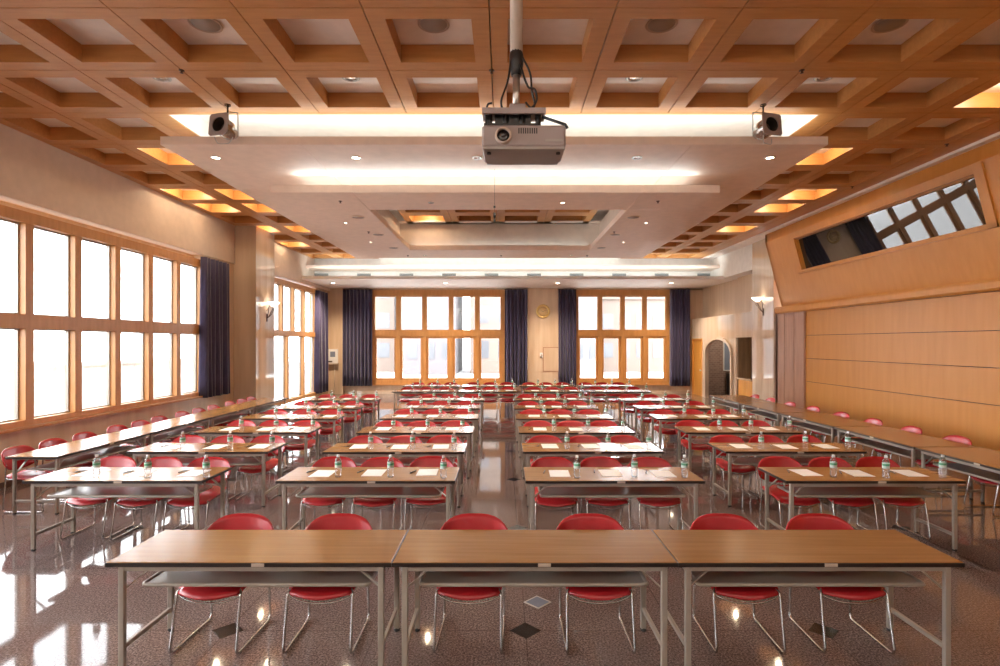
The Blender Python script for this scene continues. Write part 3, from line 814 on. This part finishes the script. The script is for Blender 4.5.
# large round speakers in the nearest coffers in view
for n_, i in enumerate((-3, -1, 1, 3)):
    x, y = cc(i, 0)
    t = thing('ceiling_speaker', f'{ORD[n_]} of four large round speakers in the nearest coffer row, counted from window side', 'speaker', (x, y, ZT), 0, 'coffer speakers')
    MB().lathe([(.155,.0),(.165,-.016),(.15,-.022),(.14,-.016)], 28).build('rim', M['pole'], t)
    MB().lathe([(0,-.018),(.14,-.014),(.14,0)], 28).build('grille', M['grille'], t)
for n_, i in enumerate((-4, -2, 1, 3)):
    x, y = cc(i, 1); downlight(x, y, ZT, f'{ORD[n_]} of the four downlights in the second coffer row, counted from window side', False, .11, 0)
x, y = cc(5, 1); downlight(x, y, ZT, 'downlight in the coffer beside the wood wall, second coffer row', True, .09)
GLOW = [(5,1),(-5,3),(-6,5),(-5,5),(-6,6),(-5,6),(-6,8),(-5,8),(-6,10),(4,3),(5,5),(5,6),(5,8),(-2,7)]
side = {(-6):'outer window-side coffer strip', (-5):'inner window-side coffer strip', 4:'inner wood-wall-side coffer strip', 5:'outer wood-wall-side coffer strip', (-2):'middle ceiling opening'}
for i, j in GLOW:
    x, y = cc(i, j)
    if (i, j) != (5, 1): downlight(x, y, ZT, f'lit downlight in a glowing coffer, {ORD[j]} row back, {side[i]}', True, .07)
    light('POINT', 'coffer_lamp', (x, y, ZT-.06), 5.5, (1.0, .82, .55), radius=.05)
# downlights and speakers in the slabs
for n_, px in enumerate((216, 356, 477, 637, 770)):
    d_ = 2.68*556/(343-157.5); downlight((px-503)*d_/556, d_, CH+2.68, f'{ORD[n_]} downlight from window side along the front edge of the upper ceiling slab', n_ in (0, 1, 4), .075, 45)
zs2 = CH+2.40
for sx, sn in ((-1, 'window-side'), (1, 'wood-wall-side')):
    for n_, d_ in enumerate((10.6, 12.3, 14.0)):
        t = thing('ceiling_speaker', f'flush round speaker in {sn} strip of the lower slab, {ORD[n_]} from the camera', 'speaker', (-.14+2.62*sx, d_, zs2), 0, 'slab speakers')
        MB().lathe([(.12,.0),(.128,-.008),(.115,-.012),(.11,-.008)], 24).build('rim', M['slab'], t)
        MB().lathe([(0,-.010),(.11,-.007),(.11,0)], 24).build('grille', M['grille'], t)
    for n_, d_ in enumerate((11.1, 13.2, 15.2)):
        downlight(-.14+(3.0 if n_ < 2 else 2.0)*sx, d_, zs2, f'small downlight in {sn} strip of the lower slab, {ORD[n_]} from the camera', True, .05, 40)
for n_, x in enumerate((-1.23, 1.02)):
    downlight(x, 9.5, zs2, f'small downlight in the front lip of the lower slab, {("window side","wood wall side")[n_]} one', n_ == 1, .05, 30)
for n_, x in enumerate((-6.37, -2.15, 2.05, 6.3)):
    downlight(x, 20.85, CH+2.25, f'{ORD[n_]} bright downlight from window side under the back soffit', True, .13, 230)
# sprinklers
SPK = [(-6,3),(-6,5),(-3,1),(0,1),(3,1),(6,3),(6,5)]
spn = ['window edge, nearer one','window edge, farther one','front coffers, window half','front coffers, beside projector pole','front coffers, wood wall half','wood wall edge, nearer one','wood wall edge, farther one']
for (i, j), nm in zip(SPK, spn):
    x, y = X0+MOD*i, Y0+MOD*j
    t = thing('ceiling_sprinkler', f'small dark fire sprinkler at a beam crossing, {nm}', 'sprinkler', (x, y, ZC), 0, 'fire sprinklers')
    MB().lathe([(.030,.0),(.032,-.005),(.013,-.008),(.010,-.024),(0,-.025)], 12).build('body', M['iron'], t)
    MB().lathe([(0,-.034),(.020,-.034),(.020,-.031),(0,-.030)], 12).build('deflector', M['iron'], t)
for n_, (x, y) in enumerate([(-2.75, 9.4), (2.62, 9.4), (-2.9, 12.0), (2.4, 12.0), (-.05, 15.2), (-2.6, 15.2), (2.3, 15.2)]):
    t = thing('ceiling_sprinkler', f'dark sprinkler head under the lower ceiling slab, {("front strip, window half","front strip, wood wall half","window-side strip","wood-wall-side strip","back strip, at its centre","back strip, window half","back strip, wood wall half")[n_]}', 'sprinkler', (x, y, zs2), 0, 'slab sprinklers')
    MB().lathe([(.030,.0),(.032,-.005),(.013,-.008),(.010,-.024),(0,-.025)], 12).build('body', M['iron'], t)
    MB().lathe([(0,-.034),(.020,-.034),(.020,-.031),(0,-.030)], 12).build('deflector', M['iron'], t)
# hanging microphone
hm = thing('hanging_microphone', 'small dark microphone hanging on a thin cable below the slab', 'microphone', (-.13, 8.55, 0))
MB().tube([(0,0,CH+2.68),(0,0,CH+1.98)], .002, 6).build('cable', M['black'], hm)
MB().tube([(0,0,CH+2.11),(0,0,CH+2.08)], .016, 8).tube([(0,0,CH+2.0),(0,0,CH+1.93)], .02, 10).tube([(0,0,CH+1.90),(0,0,CH+1.86)], .017, 10).tube([(0,0,CH+1.93),(0,0,CH+1.90)], .008, 8).build('capsule', M['black'], hm)
# vents
for n_ in range(10):
    px = 321.5+42.5*n_; x = (px-503)*20.95/556
    t = thing('air_vent', f'{ORD[n_]} slotted air vent from window side in the white back cove', 'vent', (x, 20.945, CH+2.56), 0, 'back cove vents')
    k = MB(); k.box(-.26, .26, -.02, 0, -.06, -.045).box(-.26, .26, -.02, 0, .045, .06).box(-.26, -.245, -.02, 0, -.045, .045).box(.245, .26, -.02, 0, -.045, .045); k.build('frame', M['ventgrey'], t)
    k = MB(); k.box(-.245, .245, -.003, 0, -.045, .045)
    k.build('backing', M['dark'], t)
    k = MB()
    for q in range(12): k.box(-.235+.04*q, -.215+.04*q, -.016, -.003, -.045, .045)
    k.build('slat', M['ventgrey'], t)

# ------------------------------------------------------------------ things on the walls
ck = thing('wall_clock', 'round gold wall clock on the pier between the back curtains', 'clock', (1.645, YB-.141, CH+1.30))
RX = Matrix.Rotation(PI/2, 4, 'X')
MB().lathe([(.20,0),(.24,.0),(.29,.012),(.285,.035),(.25,.045),(.21,.035),(.20,.015)], 40, 0, RX).build('rim', M['gold'], ck)
dl = MB().lathe([(0,.014),(.205,.014),(.205,0),(0,0)], 36, 0, RX).build('dial', M['cream'], ck)
k = MB()
for q in range(12):
    a = PI/6*q; p = Vector((math.sin(a), 0, math.cos(a))); k.bar(p*.165+Vector((0,-.018,0)), p*.195+Vector((0,-.018,0)), .012, .006)
k.build('hour_mark', M['paper'], dl)
for nm, a, l_ in (('hour_hand', 4.9, .10), ('minute_hand', 1.25, .15)):
    p = Vector((math.sin(a), 0, math.cos(a))); MB().bar(Vector((0,-.022,0))-p*.03, Vector((0,-.022,0))+p*l_, .014, .005).build(nm, M['iron'], ck)
def sconce(x, y, z, side, label):
    s = thing('wall_sconce', label, 'wall lamp', (x, y, z), 0 if side > 0 else PI, 'bowl sconces')
    # local +X points into the room
    MB().lathe([(.02,-.10),(.06,-.085),(.155,-.01),(.168,.02),(.158,.022),(.05,-.07),(.0,-.085)], 24, 0, Matrix.Translation((.178,0,0))).build('bowl', M['bowl'], s)
    k = MB()
    for sy in (-1, 0, 1):
        k.tube(curve([(.012, sy*.03, -.42), (.06, sy*.07, -.30), (.10, sy*.13, -.17), (.14, sy*.15, -.06), (.175, sy*.16, -.03)] if sy else [(.012, 0, -.42), (.10, 0, -.34), (.16, 0, -.24), (.178, 0, -.11)], 6), .010, 6)
        if sy: k.tube(curve([(.10, sy*.13, -.17), (.13, sy*.21, -.14), (.10, sy*.235, -.20), (.08, sy*.20, -.22)], 5), .008, 6)
    k.build('bracket', M['iron'], s)
    MB().box(0, .014, -.045, .045, -.52, -.30, 0, .004).build('back_plate', M['iron'], s)
    return s
sconce(-6.62, 15.6, CH+1.12, 1, 'bowl sconce with scrolled bracket on the window-side marble pier')
sconce(7.80, 16.65, CH+1.34, -1, 'bowl sconce with scrolled bracket on the marble pier beside the wood wall')
wb = thing('wall_box', 'white wall box with a small screen on the corner pier beside the back curtain', 'wall box', (-6.97, YB-.141, 1.15))
MB().box(-.22, .20, -.10, 0, .12, .70, 0, .012).build('case', M['whitebox'], wb)
MB().box(-.10, .10, -.108, -.099, .38, .60).build('screen', M['screen'], wb)
MB().box(-.20, -.02, -.106, -.099, .16, .22).build('slot', M['skirt'], wb)
MB().box(-.24, .22, -.16, -.0, .08, .118).build('ledge', M['plate'], wb)
MB().tube([(.05,-.02,-1.1),(.05,-.02,.08)], .012, 8).build('conduit', M['plate'], wb)
wp = thing('wall_panel', 'shallow framed access panel low on the clock pier', 'wall panel', (1.97, YB-.141, .95))
MB().box(-.30, .30, -.012, 0, 0, .95).build('leaf', M['backpanel'], wp)
MB().box(-.33, -.30, -.02, 0, -.03, .98).box(.30, .33, -.02, 0, -.03, .98).box(-.30, .30, -.02, 0, .95, .98).box(-.30, .30, -.02, 0, -.03, 0).build('frame', M['reedwood'], wp)
wl = thing('wall_fitting', 'small pale fitting above the access panel on the clock pier', 'wall fitting', (1.58, YB-.141, 1.60))
MB().box(-.06, .06, -.05, 0, -.10, .10, 0, .02).build('case', M['whitebox'], wl)
MB().box(-.03, .03, -.075, -.051, -.05, .05, 0, .01).build('button', M['pole'], wl)

# ------------------------------------------------------------------ outside
struct(MB().box(-60, -7.95, -30, 70, -.6, -.3).box(-7.95, 60, 23.4, 90, -.6, -.3), 'ground', M['concrete'])
struct(MB().box(-12.2, -12.0, -10, 23, -.3, 1.45).box(-12.25, -11.95, -10, 23, 1.45, 1.53), 'wall_terrace', M['parapet'])
def building(x0, x1, y0, y1, h, mat, label, face, nw, nh):
    t = thing('outside_building', label, 'building', ((x0+x1)/2, (y0+y1)/2, -.3), 0, 'buildings outside')
    cx, cy = (x0+x1)/2, (y0+y1)/2; a, b = (x1-x0)/2, (y1-y0)/2
    MB().box(-a, a, -b, b, 0, h).box(-a-.2, a+.2, -b-.2, b+.2, h, h+.4).build('wall', M[mat], t)
    for i in range(nw):
        for j in range(nh):
            z = 1.2+(h-1.2)*j/nh; hh = (h-1.2)/nh*.5
            if face == 'y':
                w = 2*a/nw; c = -a+w*(i+.5); MB().box(c-w*.3, c+w*.3, -b-.03, -b+.02, z, z+hh).build('window', M['facwin'], t)
            else:
                w = 2*b/nw; c = -b+w*(i+.5); MB().box(a-.02, a+.03, c-w*.3, c+w*.3, z, z+hh).build('window', M['facwin'], t)
building(-14.5, -9.0, 46, 52, 11, 'fac_peach', 'peach apartment block outside the five-bay back window, window-side end', 'y', 3, 4)
building(-7.5, -3.6, 42, 50, 16, 'fac_brown', 'brown tower block outside the middle of the five-bay back window', 'y', 3, 6)
building(-2.6, 3.0, 44, 52, 15, 'fac_peach', 'peach and white block outside the clock-pier end of the five-bay window', 'y', 3, 5)
building(5.2, 7.4, 42, 48, 13, 'fac_grey', 'narrow grey block outside the four-bay back window beside the clock pier', 'y', 2, 5)
building(8.0, 13.5, 46, 54, 6, 'fac_peach', 'low peach house outside the four-bay back window, orange door end', 'y', 4, 2)
building(-44, -36, 10, 20, 7, 'fac_white', 'pale low block beyond the terrace wall outside the long side window', 'x', 5, 2)
building(-60, -50, 22, 40, 11, 'fac_white', 'distant grey block outside the long side window, far end', 'x', 6, 3)

# ------------------------------------------------------------------ light
w = bpy.data.worlds.new('sky'); scn.world = w; w.use_nodes = True
bg = w.node_tree.nodes['Background']; bg.inputs[0].default_value = (.96, .98, 1.0, 1); bg.inputs[1].default_value = 7.2
COOL = (.82, .96, 1.0); UPR = (PI, 0, 0)
light('POINT', 'added_arch_fill', (8.9, 21.2, 2.6), 40, (1.0, .85, .68), radius=.1)  # added lamp, brightens the brick seen through the arch
# added fill light behind the camera, then cove tubes on the slabs and ledges
light('AREA', 'added_front_fill', (.2, YF+.35, ZC-.15), 120, (1.0, .90, .78), 13.5, .25, (-.5, 0, 0))  # added out of view to lift the faces turned towards the camera
light('AREA', 'cove_tubes', (-.13, 7.85, CH+2.81), 42, COOL, 8.6, .12, (PI-.45, 0, 0))
light('AREA', 'cove_tubes', (-.13, 9.24, CH+2.53), 5.5, COOL, 6.4, .7, (PI, 0, 0))
light('AREA', 'cove_tubes', (-.13, 8.90, CH+2.54), 8, COOL, 6.4, .03, (PI+1.3, 0, 0))
light('AREA', 'cove_tubes', (.3, 19.72, CH+2.375), 52, COOL, 14.2, .12, (PI-.7, 0, 0))
light('AREA', 'cove_tubes', (.3, 20.12, CH+2.815), 26, COOL, 14.2, .12, (PI-.5, 0, 0))
light('AREA', 'cove_tubes', (-.09, OY1+.2, CH+2.535), 1.6, COOL, 4.6, .06, UPR)
light('AREA', 'cove_tubes', (OX1+.2, 12.2, CH+2.535), 3.5, COOL, .06, 4.2, UPR)
light('AREA', 'cove_tubes', (OX0-.2, 12.2, CH+2.535), 1.2, COOL, .06, 4.2, UPR)

# ------------------------------------------------------------------ camera
cd = bpy.data.cameras.new('camera'); cd.sensor_width = 36; cd.lens = 556*36/1000; cd.shift_x = -.003; cd.shift_y = .010; cd.clip_end = 300; cd.clip_start = .05
cam = bpy.data.objects.new('camera', cd); COL.objects.link(cam); cam.location = (0, 0, CH); cam.rotation_euler = (PI/2, 0, 0)
scn.camera = cam
vs_ = scn.view_settings
vs_.view_transform = 'Standard'; vs_.look = 'None'; vs_.gamma = 1; vs_.use_curve_mapping = False; vs_.exposure = 1.55
scn.display_settings.display_device = 'sRGB'
cy = scn.cycles
cy.max_bounces = 8; cy.diffuse_bounces = 5; cy.glossy_bounces = 4; cy.transparent_max_bounces = 16; cy.transmission_bounces = 4
cy.caustics_reflective = False; cy.caustics_refractive = False; cy.sample_clamp_indirect = 6.0
cy.use_denoising = True
